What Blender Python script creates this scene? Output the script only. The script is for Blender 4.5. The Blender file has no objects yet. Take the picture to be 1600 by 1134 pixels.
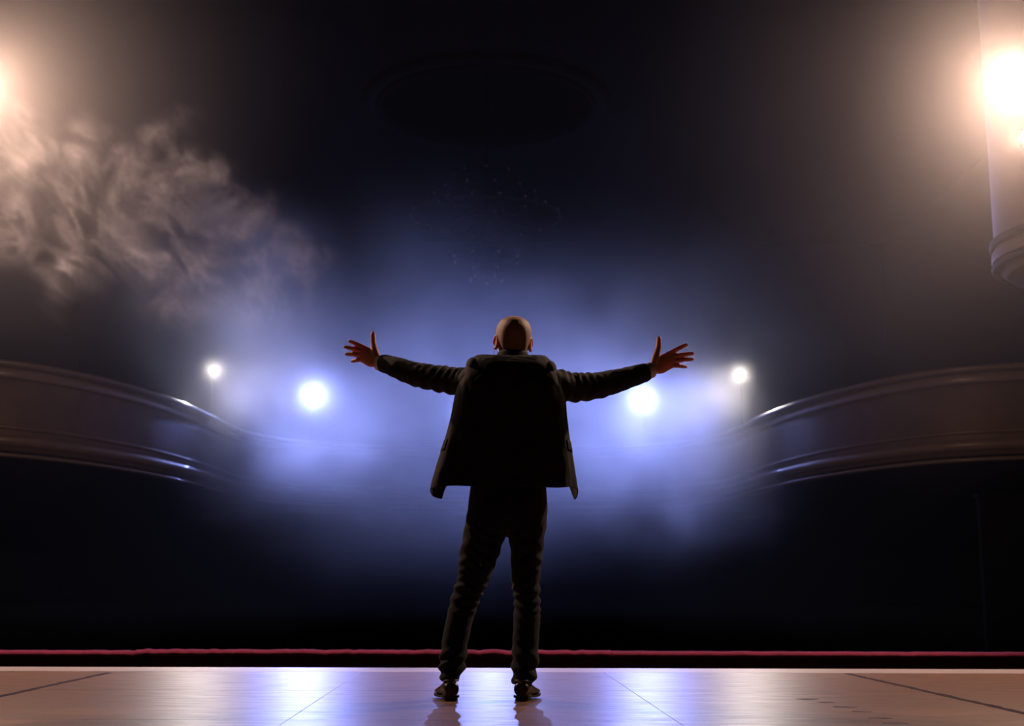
import bpy, bmesh, math, random
import numpy as np
from mathutils import Vector, Matrix, Euler, noise as mnoise

random.seed(7)
PI = math.pi
SC = bpy.context.scene
C = SC.collection

# ------------------------------------------------------------------ camera
FPX = 2000.0                                  # focal length in pixels of the 1600 x 1134 frame
cam_d = bpy.data.cameras.new('camera')
cam_d.sensor_width = 36.0
cam_d.lens = FPX / 1600 * 36.0
cam = bpy.data.objects.new('camera', cam_d)
C.objects.link(cam)
cam.location = (0, 0, 0.495)
cam_m = (Matrix.Rotation(math.radians(-1.23), 3, 'Z') @ Matrix.Rotation(math.radians(90 + 10.15), 3, 'X')
         @ Matrix.Rotation(math.radians(0.22), 3, 'Z'))
cam.rotation_euler = cam_m.to_euler()
cam_d.clip_end = 200
cam_d.dof.use_dof = True
cam_d.dof.focus_distance = 6.1
cam_d.dof.aperture_fstop = 2.8
SC.camera = cam

# ------------------------------------------------------------------ world, exposure
SC.view_settings.view_transform = 'Standard'
SC.view_settings.look = 'None'
SC.view_settings.gamma = 1.0
SC.view_settings.exposure = 0.0
SC.view_settings.use_curve_mapping = False
world = bpy.data.worlds.new('world')
SC.world = world
world.use_nodes = True
world.node_tree.nodes['Background'].inputs[0].default_value = (0.5, 0.45, 0.5, 1)
world.node_tree.nodes['Background'].inputs[1].default_value = 0.0006
SC.cycles.volume_step_rate = 1.0
SC.cycles.volume_max_steps = 512
SC.cycles.volume_bounces = 0
SC.cycles.max_bounces = 3
SC.cycles.sample_clamp_indirect = 4.0

# strengths of the lamps built into the spotlights further down
BLUE = (0.28, 0.345, 1.0)
WARM = (1.0, 0.62, 0.45)
PALE = (1.0, 0.9, 0.82)
P_BLUE, P_CENTRE, P_PALE, P_FLOOD, P_FLOOD_SMALL, P_SIDE = 3700, 2600, 620, 850, 60, 950

def unp(px, py, Y):
    """the point of the vertical plane at distance Y that lies under a pixel of the 1600 x 1134 frame"""
    d = cam_m @ Vector(((px - 800) / FPX, (567 - py) / FPX, -1))
    t = Y / d.y
    return Vector((d.x * t, Y, 0.495 + d.z * t))

# ------------------------------------------------------------------ helpers
def tag(o, label=None, cat=None, group=None, kind=None):
    if label: o['label'] = label
    if cat: o['category'] = cat
    if group: o['group'] = group
    if kind: o['kind'] = kind
    return o

def smooth_shade(me, on=True):
    me.polygons.foreach_set('use_smooth', [on] * len(me.polygons))

def obj(name, verts, faces, material, parent=None, smooth=True):
    me = bpy.data.meshes.new(name)
    me.from_pydata([tuple(v) for v in verts], [], [tuple(f) for f in faces])
    me.update()
    return obj_me(name, me, material, parent, smooth)

def obj_me(name, me, material, parent=None, smooth=True):
    smooth_shade(me, smooth)
    me.materials.clear()
    me.materials.append(material)
    o = bpy.data.objects.new(name, me)
    C.objects.link(o)
    if parent: o.parent = parent
    return o

def empty(name, loc=(0, 0, 0), rz=0):
    o = bpy.data.objects.new(name, None)
    C.objects.link(o)
    o.location = loc
    o.rotation_euler = (0, 0, rz)
    o.empty_display_size = 0.1
    return o

class MB:
    """collects shapes for one mesh"""
    def __init__(s): s.v = []; s.f = []
    def add(s, v, f):
        k = len(s.v); s.v += [Vector(p) for p in v]; s.f += [tuple(i + k for i in q) for q in f]; return s
    def box(s, c, d, m=None):
        x, y, z = (q / 2 for q in d)
        vs = [Vector((sx * x, sy * y, sz * z)) for sx in (-1, 1) for sy in (-1, 1) for sz in (-1, 1)]
        if m: vs = [m @ p for p in vs]
        vs = [p + Vector(c) for p in vs]
        return s.add(vs, [(0, 1, 3, 2), (4, 6, 7, 5), (0, 4, 5, 1), (2, 3, 7, 6), (0, 2, 6, 4), (1, 5, 7, 3)])
    def rings(s, rings, closed=True, cap=True):
        n = len(rings[0]); v = [p for r in rings for p in r]; f = []
        for i in range(len(rings) - 1):
            for j in range(n if closed else n - 1):
                a, b = i * n + j, i * n + (j + 1) % n
                f.append((a, b, b + n, a + n))
        if cap and closed:
            v.append(sum((Vector(p) for p in rings[0]), Vector()) / n); c0 = len(v) - 1
            v.append(sum((Vector(p) for p in rings[-1]), Vector()) / n); c1 = len(v) - 1
            m = (len(rings) - 1) * n
            for j in range(n):
                f.append((c0, (j + 1) % n, j)); f.append((c1, m + j, m + (j + 1) % n))
        return s.add(v, f)
    def tube(s, pts, rad, n=10, rnd=False):
        """tube along pts; rnd gives rounded ends"""
        pts = [Vector(p) for p in pts]
        rad = list(rad) if hasattr(rad, '__len__') else [rad] * len(pts)
        if rnd:
            d0 = (pts[0] - pts[1]).normalized(); d1 = (pts[-1] - pts[-2]).normalized()
            a, b = pts[0], pts[-1]; ra, rb = rad[0], rad[-1]
            e = [(0.5, 0.866), (0.86, 0.5), (0.985, 0.17)]
            pts = [a + d0 * ra * q[0] for q in reversed(e)] + pts + [b + d1 * rb * q[0] for q in e]
            rad = [ra * q[1] for q in reversed(e)] + rad + [rb * q[1] for q in e]
        t0 = (pts[1] - pts[0]).normalized()
        up = Vector((0, 0, 1)) if abs(t0.z) < 0.9 else Vector((1, 0, 0))
        rr = []
        for i, p in enumerate(pts):
            t = (pts[min(i + 1, len(pts) - 1)] - pts[max(i - 1, 0)]).normalized()
            sx = t.cross(up).normalized(); up = sx.cross(t).normalized()
            rr.append([p + (sx * math.cos(2 * PI * k / n) + up * math.sin(2 * PI * k / n)) * rad[i] for k in range(n)])
        return s.rings(rr)
    def ball(s, c, r, m=None, nu=20, nv=12):
        c = Vector(c); r = Vector(r) if hasattr(r, '__len__') else Vector((r, r, r)); rr = []
        for i in range(nv):
            th = PI * (i + 0.35) / (nv - 0.3)
            ring = []
            for k in range(nu):
                a = 2 * PI * k / nu
                p = Vector((r.x * math.sin(th) * math.cos(a), r.y * math.sin(th) * math.sin(a), -r.z * math.cos(th)))
                ring.append(c + (m @ p if m else p))
            rr.append(ring)
        return s.rings(rr)
    def lathe(s, prof, c=(0, 0, 0), n=32, m=None):
        rr = []
        for r, z in prof:
            ring = []
            for k in range(n):
                p = Vector((r * math.cos(2 * PI * k / n), r * math.sin(2 * PI * k / n), z))
                ring.append((m @ p if m else p) + Vector(c))
            rr.append(ring)
        return s.rings(rr)
    def build(s, name, material, parent=None, smooth=True):
        return obj(name, s.v, s.f, material, parent, smooth)

def remeshed(mb, voxel, it=4):
    """one continuous skin around overlapping closed shapes"""
    me = bpy.data.meshes.new('tmp'); me.from_pydata([tuple(v) for v in mb.v], [], mb.f); me.update()
    bm = bmesh.new(); bm.from_mesh(me); bmesh.ops.recalc_face_normals(bm, faces=bm.faces); bm.to_mesh(me); bm.free()
    o = bpy.data.objects.new('tmp', me); C.objects.link(o)
    md = o.modifiers.new('r', 'REMESH'); md.mode = 'VOXEL'; md.voxel_size = voxel
    if it:
        sm = o.modifiers.new('s', 'SMOOTH'); sm.factor = 0.5; sm.iterations = it
    dg = bpy.context.evaluated_depsgraph_get()
    out = bpy.data.meshes.new_from_object(o.evaluated_get(dg))
    bpy.data.objects.remove(o); bpy.data.meshes.remove(me)
    return out

def displace(me, fn):
    n = len(me.vertices)
    co = np.empty(n * 3); me.vertices.foreach_get('co', co); co = co.reshape(-1, 3)
    no = np.empty(n * 3); me.vertex_normals.foreach_get('vector', no); no = no.reshape(-1, 3)
    d = fn(co, no)
    co = co + no * d[:, None]
    me.vertices.foreach_set('co', co.ravel()); me.update()

def nz(co, f, seed=0.0):
    return np.array([mnoise.noise((p[0] * f[0] + seed, p[1] * f[1] + seed * 1.7, p[2] * f[2] - seed)) for p in co])

def catmull(P, n):
    """n points evenly in parameter along a Catmull-Rom through the rows of P"""
    P = np.asarray(P, float); m = len(P); out = []
    for t in np.linspace(0, m - 1, n):
        i = min(int(t), m - 2); u = t - i
        p0, p1, p2, p3 = P[max(i - 1, 0)], P[i], P[i + 1], P[min(i + 2, m - 1)]
        out.append(0.5 * (2 * p1 + (p2 - p0) * u + (2 * p0 - 5 * p1 + 4 * p2 - p3) * u * u + (3 * p1 - p0 - 3 * p2 + p3) * u ** 3))
    return np.array(out)

def interp(x, table):
    t = sorted(table)
    return float(np.interp(x, [q[0] for q in t], [q[1] for q in t]))

# ------------------------------------------------------------------ materials
def mat(name, col, rough=0.6, var=0.12, scale=8.0, bump=0.0, bscale=60.0, metal=0.0, spec=0.5, stretch=(1, 1, 1), sheen=0.0, sheen_col=None,
        sss=0.0, rvar=0.0, emit=None, coat=0.0):
    m = bpy.data.materials.new(name); m.use_nodes = True
    nt = m.node_tree; b = nt.nodes['Principled BSDF']
    tc = nt.nodes.new('ShaderNodeTexCoord'); mp = nt.nodes.new('ShaderNodeMapping')
    mp.inputs['Scale'].default_value = stretch
    nt.links.new(tc.outputs['Object'], mp.inputs[0])
    n1 = nt.nodes.new('ShaderNodeTexNoise'); n1.inputs['Scale'].default_value = scale; n1.inputs['Detail'].default_value = 5
    nt.links.new(mp.outputs[0], n1.inputs['Vector'])
    cr = nt.nodes.new('ShaderNodeValToRGB')
    cr.color_ramp.elements[0].position = 0.3; cr.color_ramp.elements[1].position = 0.7
    cr.color_ramp.elements[0].color = tuple(c * (1 - var) for c in col) + (1,)
    cr.color_ramp.elements[1].color = tuple(min(1, c * (1 + var)) for c in col) + (1,)
    nt.links.new(n1.outputs[0], cr.inputs[0]); nt.links.new(cr.outputs[0], b.inputs['Base Color'])
    b.inputs['Roughness'].default_value = rough
    b.inputs['Metallic'].default_value = metal
    b.inputs['Specular IOR Level'].default_value = spec
    if coat: b.inputs['Coat Weight'].default_value = coat
    if sheen:
        b.inputs['Sheen Weight'].default_value = sheen
        b.inputs['Sheen Roughness'].default_value = 0.4
        if sheen_col: b.inputs['Sheen Tint'].default_value = (*sheen_col, 1)
    if sss:
        b.inputs['Subsurface Weight'].default_value = sss
        b.inputs['Subsurface Radius'].default_value = (1.0, 0.25, 0.12)
        b.inputs['Subsurface Scale'].default_value = 0.018
    if rvar:
        mr = nt.nodes.new('ShaderNodeMapRange')
        mr.inputs['From Min'].default_value = 0.3; mr.inputs['From Max'].default_value = 0.7
        mr.inputs['To Min'].default_value = rough - rvar; mr.inputs['To Max'].default_value = rough + rvar
        nt.links.new(n1.outputs[0], mr.inputs['Value']); nt.links.new(mr.outputs[0], b.inputs['Roughness'])
    if bump:
        n2 = nt.nodes.new('ShaderNodeTexNoise'); n2.inputs['Scale'].default_value = bscale; n2.inputs['Detail'].default_value = 3
        bp = nt.nodes.new('ShaderNodeBump'); bp.inputs['Strength'].default_value = bump; bp.inputs['Distance'].default_value = 0.01
        nt.links.new(mp.outputs[0], n2.inputs['Vector']); nt.links.new(n2.outputs[0], bp.inputs['Height'])
        nt.links.new(bp.outputs[0], b.inputs['Normal'])
    if emit:
        b.inputs['Emission Color'].default_value = (*emit[0], 1); b.inputs['Emission Strength'].default_value = emit[1]
    return m

def floor_material():
    m = mat('plywood', (0.36, 0.205, 0.13), 0.35, 0.25, 2.2, 0.0, 26, stretch=(1, 2.2, 1), rvar=0.06, spec=0.4)
    nt = m.node_tree; b = nt.nodes['Principled BSDF']; tc = nt.nodes.new('ShaderNodeNewGeometry')
    mp = nt.nodes.new('ShaderNodeMapping'); mp.inputs['Scale'].default_value = (1.1, 9.0, 1.0); nt.links.new(tc.outputs['Position'], mp.inputs[0])
    n = nt.nodes.new('ShaderNodeTexNoise'); n.inputs['Scale'].default_value = 3.0; n.inputs['Detail'].default_value = 8; n.inputs['Roughness'].default_value = 0.7
    nt.links.new(mp.outputs[0], n.inputs['Vector'])
    cr = nt.nodes.new('ShaderNodeValToRGB'); e = cr.color_ramp.elements
    e[0].position = 0.3; e[0].color = (0.12, 0.068, 0.045, 1); e[1].position = 0.68; e[1].color = (0.46, 0.265, 0.17, 1)
    nt.links.new(n.outputs[0], cr.inputs[0]); nt.links.new(cr.outputs[0], b.inputs['Base Color'])
    mr = nt.nodes.new('ShaderNodeMapRange'); mr.inputs['From Min'].default_value = 0.3; mr.inputs['From Max'].default_value = 0.7
    mr.inputs['To Min'].default_value = 0.44; mr.inputs['To Max'].default_value = 0.29
    nt.links.new(n.outputs[0], mr.inputs['Value']); nt.links.new(mr.outputs[0], b.inputs['Roughness'])
    bp = nt.nodes.new('ShaderNodeBump'); bp.inputs['Strength'].default_value = 0.12; bp.inputs['Distance'].default_value = 0.01
    nt.links.new(n.outputs[0], bp.inputs['Height']); nt.links.new(bp.outputs[0], b.inputs['Normal'])
    return m

M = dict(
    floor=floor_material(),
    nosing=mat('pale_edge_board', (0.62, 0.55, 0.52), 0.42, 0.15, 3, 0.1, 30, stretch=(1, 4, 1)),
    tape=mat('dark_tape', (0.06, 0.035, 0.022), 0.85, 0.5, 14, spec=0.1),
    scuff=mat('floor_scuff', (0.13, 0.075, 0.05), 0.6, 0.4, 30, spec=0.2),
    apron=mat('stage_front', (0.03, 0.02, 0.018), 0.8),
    velvet=mat('crimson_velvet', (0.22, 0.008, 0.055), 0.85, 0.25, 20, 0.3, 90, sheen=0.9, sheen_col=(1.0, 0.25, 0.45)),
    velvet_dark=mat('crimson_velvet_panel', (0.14, 0.008, 0.018), 0.9, 0.2, 12, sheen=0.06, sheen_col=(1.0, 0.2, 0.3)),
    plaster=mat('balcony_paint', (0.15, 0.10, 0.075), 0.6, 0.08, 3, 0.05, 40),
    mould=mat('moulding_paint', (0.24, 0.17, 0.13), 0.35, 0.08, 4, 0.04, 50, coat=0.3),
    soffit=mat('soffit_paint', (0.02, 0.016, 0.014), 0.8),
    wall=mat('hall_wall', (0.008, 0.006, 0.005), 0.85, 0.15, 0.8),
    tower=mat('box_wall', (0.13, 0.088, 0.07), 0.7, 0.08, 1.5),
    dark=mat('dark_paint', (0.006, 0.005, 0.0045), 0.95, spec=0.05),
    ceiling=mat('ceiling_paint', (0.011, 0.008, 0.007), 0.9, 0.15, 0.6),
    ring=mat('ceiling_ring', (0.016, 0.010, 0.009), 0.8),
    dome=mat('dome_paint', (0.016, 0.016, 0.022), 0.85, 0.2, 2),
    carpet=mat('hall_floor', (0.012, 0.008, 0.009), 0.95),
    black_metal=mat('black_metal', (0.02, 0.02, 0.022), 0.5, metal=0.3),
    brass=mat('old_brass', (0.005, 0.004, 0.0035), 0.8, spec=0.15),
    crystal=mat('glass_bulb', (0.8, 0.8, 0.85), 0.16, 0.02, metal=0.9),
    wool=mat('black_wool', (0.013, 0.015, 0.021), 0.85, 0.2, 90, 0.25, 420, sheen=0.07, spec=0.3),
    denim=mat('dark_denim', (0.011, 0.016, 0.029), 0.85, 0.3, 160, 0.3, 500, stretch=(1, 1, 0.4), sheen=0.12, spec=0.2),
    shirt=mat('pale_shirt', (0.85, 0.80, 0.80), 0.8, 0.05, 60, 0.1, 300),
    skin=mat('skin', (0.74, 0.40, 0.32), 0.5, 0.1, 30, 0.08, 220, sss=0.6),
    hair=mat('cropped_hair', (0.27, 0.155, 0.09), 0.5, 0.3, 260, 0.3, 700, sheen=0.5, sheen_col=(1.0, 0.62, 0.4)),
    leather=mat('brown_leather', (0.045, 0.022, 0.012), 0.35, 0.3, 30, 0.1, 120),
    sole=mat('shoe_sole', (0.02, 0.012, 0.008), 0.5),
    eye=mat('eye_white', (0.7, 0.7, 0.68), 0.2, 0.02),
    frame=mat('black_plastic', (0.01, 0.01, 0.01), 0.35),
)

# ------------------------------------------------------------------ the stage
STAGE_Y = 8.75
P = 1.525
stage = MB().box((0, 2.4, -0.055), (17, 11.7, 0.06)).build('floor', M['apron'], smooth=False)
tag(stage, 'worn brown plywood stage floor with seams running towards the hall', None, None, 'structure')
panel_me = None
for i in range(-5, 6):
    for j in range(0, 8):
        y1 = 8.26 - j * P
        if panel_me is None:
            p = MB()
            w = P / 2 - 0.0012; h = 0.0125; b = 0.0012
            p.rings([[(-w, -w, -h), (w, -w, -h), (w, w, -h), (-w, w, -h)], [(-w, -w, h - b), (w, -w, h - b), (w, w, h - b), (-w, w, h - b)],
                     [(-w + b, -w + b, h), (w - b, -w + b, h), (w - b, w - b, h), (-w + b, w - b, h)]])
            o = p.build('floor_panel', M['floor'], stage, smooth=False); panel_me = o.data
        else:
            o = bpy.data.objects.new('floor_panel', panel_me); C.objects.link(o); o.parent = stage
        o.location = (i * P, y1 - P / 2, -0.0125 + random.uniform(-0.0005, 0.0))
nosing = MB()
nosing.rings([[(-8.5, y, z) for y, z in ((8.264, -0.03), (8.264, 0.0), (8.72, 0.0), (8.745, -0.006), (8.752, -0.03))],
              [(8.5, y, z) for y, z in ((8.264, -0.03), (8.264, 0.0), (8.72, 0.0), (8.745, -0.006), (8.752, -0.03))]])
tag(nosing.build('trim_1', M['nosing'], smooth=False), 'pale edge board along the front lip of the stage', None, None, 'structure')
tag(MB().box((0, 8.68, -1.06), (17, 0.06, 2.05)).build('wall_stage_front', M['apron'], smooth=False), 'dark front face of the stage', None, None, 'structure')

def tape(X, y0, y1, w, label, seed):
    rnd = random.Random(seed); n = 60; L = []; R = []
    for k in range(n + 1):
        y = y0 + (y1 - y0) * k / n
        L.append((X - w * rnd.uniform(0.6, 1.1), y)); R.append((X + w * rnd.uniform(0.6, 1.1), y))
    rr = [[(a[0], a[1], 0.0002), (b[0], b[1], 0.0002), (b[0], b[1], 0.0012), (a[0], a[1], 0.0012)] for a, b in zip(L, R)]
    o = MB().rings(rr).build('floor_tape', M['tape'], smooth=False)
    tag(o, label, 'tape', 'dark tape on the stage floor')
tape(2.29, 3.0, 8.2, 0.024, 'dark worn strip of tape over the floor seam right of the man', 3)
tape(-2.29, 3.0, 8.1, 0.022, 'dark worn strip of tape over the floor seam left of the man', 5)
for k, (px, py, l) in enumerate(((1262, 1092, 0.10), (1290, 1097, 0.07), (1318, 1104, 0.11), (1345, 1111, 0.08), (1376, 1121, 0.09), (1402, 1129, 0.1))):
    d = cam_m @ Vector(((px - 800) / FPX, (567 - py) / FPX, -1)); t = -0.495 / d.z
    x, y = d.x * t, d.y * t
    r = [(x + l * 0.5 * math.cos(a) * (1 + 0.2 * math.sin(3 * a + k)), y + 0.035 * math.sin(a) * (1 + 0.25 * math.sin(2 * a + k))) for a in np.linspace(0, 2 * PI, 18, endpoint=False)]
    o = MB().rings([[(a, b, 0.0002) for a, b in r], [(a, b, 0.0009) for a, b in r]]).build('scuff_mark', M['scuff'], smooth=False)
    tag(o, ('farthest', 'second farthest', 'third farthest', 'third nearest', 'second nearest', 'nearest')[k] + ' dark scuff in the dotted trail on the right of the stage floor', 'scuff', 'trail of scuffs on the stage floor')

# ------------------------------------------------------------------ orchestra pit barrier under velvet
RY = 10.5
bar = empty('pit_barrier', (0, RY, -1.1))
tag(bar, 'crimson velvet covered orchestra pit barrier beyond the stage edge', 'barrier')
zr = unp(800, 1016.5, RY).z
MB().box((0, 0.02, (zr - 0.03 + 1.1) / 2), (18, 0.10, zr - 0.03 + 1.1)).build('panel', M['velvet_dark'], bar, smooth=False)
xs = [-9.0, unp(212, 1015, RY).x, unp(955, 1018, RY).x, 9.0]
for k in range(3):
    a, b = xs[k] + 0.002, xs[k + 1] - 0.002
    amp = (0.004, 0.011, 0.003)[k]; dz = (-0.006, 0.004, 0.0)[k]
    n = max(8, int((b - a) / 0.025)); rr = []
    for i in range(n + 1):
        x = a + (b - a) * i / n
        wv = amp * (mnoise.noise((x * 6, k, 0)) + 0.6 * mnoise.noise((x * 17, k, 3)))
        ring = []
        for q in range(14):
            t = 2 * PI * q / 14
            s = 1 + 0.5 * amp / 0.011 * 0.12 * mnoise.noise((x * 9, 3 * math.cos(t), 3 * math.sin(t)))
            ring.append((x, 0.02 + 0.07 * math.cos(t) * s, 1.1 + zr - 0.03 + dz + wv + 0.03 * math.sin(t) * s))
        rr.append(ring)
    MB().rings(rr).build('velvet_roll', M['velvet'], bar)

# ------------------------------------------------------------------ the hall
tag(MB().box((0, 9.65, -2.05), (22, 1.8, 0.1)).build('floor_pit', M['carpet'], smooth=False), 'dark floor of the orchestra pit', None, None, 'structure')
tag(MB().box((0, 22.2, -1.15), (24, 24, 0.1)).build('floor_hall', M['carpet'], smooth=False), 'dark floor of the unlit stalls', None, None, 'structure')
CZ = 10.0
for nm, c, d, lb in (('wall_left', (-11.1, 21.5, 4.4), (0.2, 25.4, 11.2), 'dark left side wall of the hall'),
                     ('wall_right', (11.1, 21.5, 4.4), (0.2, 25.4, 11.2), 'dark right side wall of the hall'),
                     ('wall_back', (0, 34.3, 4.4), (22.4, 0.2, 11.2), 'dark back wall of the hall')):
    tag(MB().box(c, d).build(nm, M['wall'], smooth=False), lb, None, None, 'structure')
# ceiling with a round recess
DC = Vector((0, 24.0)); DR = 2.12
N = 72; mb = MB(); inner = []; outer = []
for k in range(N):
    a = 2 * PI * k / N
    c, s = math.cos(a), math.sin(a)
    inner.append((DC.x + DR * c, DC.y + DR * s))
    tx = 11.2 / abs(c) if abs(c) > 1e-6 else 1e9
    ty = ((34.4 - DC.y) if s > 0 else (DC.y - 8.8)) / abs(s) if abs(s) > 1e-6 else 1e9
    t = min(tx, ty); outer.append((DC.x + c * t, DC.y + s * t))
rr = [[(x, y, CZ) for x, y in outer], [(x, y, CZ) for x, y in inner], [(x, y, CZ + 0.25) for x, y in inner], [(x, y, CZ + 0.25) for x, y in outer]]
v = [p for r in rr for p in r]; f = []
for i in range(4):
    for j in range(N):
        a, b = i * N + j, i * N + (j + 1) % N; e = ((i + 1) % 4) * N
        f.append((a, b, e + (j + 1) % N, e + j))
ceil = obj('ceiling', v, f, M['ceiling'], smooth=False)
tag(ceil, 'dark plaster ceiling of the hall with a round recess', None, None, 'structure')
dm = MB(); rr = []
for i in range(14):
    t = i / 13 * PI / 2
    r, z = DR * math.cos(t) + 0.03, CZ + 0.2 + 0.85 * math.sin(t)
    rr.append([(DC.x + max(r, 0.03) * math.cos(2 * PI * k / N), DC.y + max(r, 0.03) * math.sin(2 * PI * k / N), z) for k in range(N)])
dm.rings(rr, cap=False); dm.build('dome', M['dome'], ceil)
for r0, w, h in ((DR + 0.16, 0.17, 0.14), (DR - 0.02, 0.06, 0.20)):
    t = MB(); rr = []
    for k in range(N):
        a = 2 * PI * k / N; ring = []
        for q in range(8):
            b = 2 * PI * q / 8
            R = r0 + w * math.cos(b); ring.append((DC.x + R * math.cos(a), DC.y + R * math.sin(a), CZ + h * math.sin(b)))
        rr.append(ring)
    rr.append(rr[0]); t.rings(rr, cap=False); t.build('ring_moulding', M['ring'], ceil)

# balcony: a horseshoe parapet
plan = [(-11, 18.75), (-9.4, 19.05), (-8.2, 19.4), (-7.35, 19.9), (-6.75, 20.75), (-6.28, 21.9), (-5.9, 23.4), (-5.65, 25.4), (-5.55, 27.2),
        (-5.3, 28.8), (-4.5, 30.2), (-2.6, 31.2), (0, 31.5)]
plan = plan + [(-x, y) for x, y in reversed(plan[:-1])]
PL = catmull(plan, 220)
T = np.gradient(PL, axis=0); T /= np.linalg.norm(T, axis=1)[:, None]
NRM = np.stack([T[:, 1], -T[:, 0]], 1)               # towards the middle of the hall
def sweep(prof):
    """sweep a closed profile of (outwards, z) along the parapet line"""
    rr = [[(PL[i, 0] + NRM[i, 0] * o, PL[i, 1] + NRM[i, 1] * o, z) for o, z in prof] for i in range(len(PL))]
    return MB().rings(rr)
def roll(o0, z0, ro, rz, n=10):
    return [(o0 + ro * math.cos(2 * PI * k / n), z0 + rz * math.sin(2 * PI * k / n)) for k in range(n)]
balc = sweep([(0.0, 2.62), (0.02, 2.9), (0.0, 3.2), (-0.03, 3.6), (-0.05, 3.95), (-0.17, 3.95), (-0.17, 2.62)]).build('balcony', M['plaster'])
tag(balc, 'curved plaster balcony with moulded parapet sweeping round the dark hall', None, None, 'structure')
sweep(roll(0.03, 3.965, 0.13, 0.058)).build('handrail', M['mould'], balc)
sweep([(-0.04, 3.74), (-0.02, 3.78), (0.0, 3.9), (-0.04, 3.92)]).build('rail_cove', M['mould'], balc)
sweep(roll(0.03, 2.98, 0.035, 0.03, 8)).build('bead_moulding', M['mould'], balc)
sweep([(-0.02, 2.68), (0.06, 2.70), (0.10, 2.76), (0.09, 2.83), (0.04, 2.86), (-0.02, 2.86)]).build('base_moulding', M['mould'], balc)
sweep(roll(0.01, 2.55, 0.06, 0.035, 8)).build('lower_bead', M['mould'], balc)
def deck(z0, z1, off):
    """slab from the parapet line back to the hall walls"""
    rr = []
    for i in range(len(PL)):
        x, y = PL[i, 0] + NRM[i, 0] * off, PL[i, 1] + NRM[i, 1] * off
        s = i / (len(PL) - 1); X = 10.99
        if y < 27.5: ox, oy = math.copysign(X, x), max(y, 18.7) if abs(x) < 10.9 else 18.75
        else: ox, oy = (math.copysign(min(X, abs(x) * 2.2), x) if abs(x) > 4.5 else x * 2.2), 34.19
        rr.append([(x, y, z0), (x, y, z1), (ox, oy, z1), (ox, oy, z0)])
    return MB().rings(rr)
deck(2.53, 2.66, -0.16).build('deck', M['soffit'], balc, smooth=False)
# low barrier of the boxes below the balcony
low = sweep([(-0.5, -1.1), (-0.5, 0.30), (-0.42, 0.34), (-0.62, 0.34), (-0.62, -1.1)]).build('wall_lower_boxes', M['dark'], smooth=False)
tag(low, 'low dark barrier of the boxes below the balcony', None, None, 'structure')
pb = unp(1537, 900, 17.6)
pier = MB().box((pb.x + 0.9, 17.65, 0.35), (1.8, 0.1, 2.9)).box((pb.x + 0.9, 17.65, 1.83), (1.86, 0.14, 0.06)).build('wall_pier', M['dark'], smooth=False)
tag(pier, 'black pier below the right end of the balcony', None, None, 'structure')

# round stage box high on the right, and its twin on the left outside the frame
def stage_box(sx, label):
    Y = 11.6; R = 0.95; X = sx * (unp(1562, 330, Y).x + R)
    def ringpts(r, z, n=48): return [(X + r * math.cos(2 * PI * k / n), Y + r * math.sin(2 * PI * k / n), z) for k in range(n)]
    b = MB().rings([ringpts(r, z) for r, z in ((R - 0.45, 3.42), (R - 0.10, 3.5), (R, 3.6), (R, 7.6), (R, CZ))])
    b.box((sx * (X * sx + 11) / 2, Y, 6.75), (11 - X * sx, 1.5, 6.4))
    o = b.build('stage_box', M['tower'], smooth=False)
    for p in o.data.polygons: p.use_smooth = abs(p.normal.z) < 0.9
    tag(o, label, None, None, 'structure')
    for z, r, h, m in ((3.80, 0.05, 0.045, 'ring'), (3.68, 0.02, 0.06, 'tower'), (3.58, 0.03, 0.03, 'ring')):
        rr = []
        for k in range(49):
            a = 2 * PI * k / 48; ring = []
            for q in range(8):
                t = 2 * PI * q / 8; rad = R + 0.02 + (r * 0.6) * math.cos(t)
                ring.append((X + rad * math.cos(a), Y + rad * math.sin(a), z + h * math.sin(t)))
            rr.append(ring)
        MB().rings(rr, cap=False).build('rim_moulding', M[m], o)
    return o
stage_box(1, 'round stage box lit by warm floodlights at the upper right')

# ------------------------------------------------------------------ chandelier
ch = empty('chandelier', (0, 24.0, CZ + 0.9))
tag(ch, 'unlit tiered chandelier with small glass bulbs hanging below the ceiling recess', 'chandelier')
MB().tube([(0, 0, 0.1), (0, 0, -4.3)], 0.03, 8).build('stem', M['brass'], ch)
MB().lathe([(0.02, -4.45), (0.10, -4.40), (0.16, -4.25), (0.08, -4.1), (0.05, -3.6), (0.12, -3.4), (0.06, -3.1), (0.03, -2.4)], n=16).build('baluster', M['brass'], ch)
bulb_me = [None]
def tier(R, z, n, drop, size, off=0.0):
    rr = []
    for k in range(37):
        a = 2 * PI * k / 36
        rr.append([((R + 0.02 * math.cos(2 * PI * q / 6)) * math.cos(a), (R + 0.02 * math.cos(2 * PI * q / 6)) * math.sin(a), z + 0.025 * math.sin(2 * PI * q / 6)) for q in range(6)])
    MB().rings(rr, cap=False).build('ring', M['brass'], ch)
    for k in range(n):
        a = 2 * PI * (k + off) / n; c, s = math.cos(a), math.sin(a)
        if k % 2 == 0:
            MB().tube([(0.03 * c, 0.03 * s, z + 0.25), (R * 0.5 * c, R * 0.5 * s, z - 0.12), (R * c, R * s, z)], 0.012, 6).build('arm', M['brass'], ch)
        if bulb_me[0] is None:
            o = MB().lathe([(0.004, -1.3), (0.35, -1.1), (0.6, -0.5), (0.55, 0.0), (0.28, 0.6), (0.2, 1.0), (0.02, 1.2)], n=10).build('bulb', M['crystal'], ch)
            bulb_me[0] = o.data
        else:
            o = bpy.data.objects.new('bulb', bulb_me[0]); C.objects.link(o); o.parent = ch
        o.location = (R * c, R * s, z + drop); o.scale = (size,) * 3
tier(1.45, -3.25, 18, 0.09, 0.065)
tier(1.0, -2.85, 12, 0.09, 0.065, 0.3)
tier(0.6, -2.45, 8, 0.09, 0.06)
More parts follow.
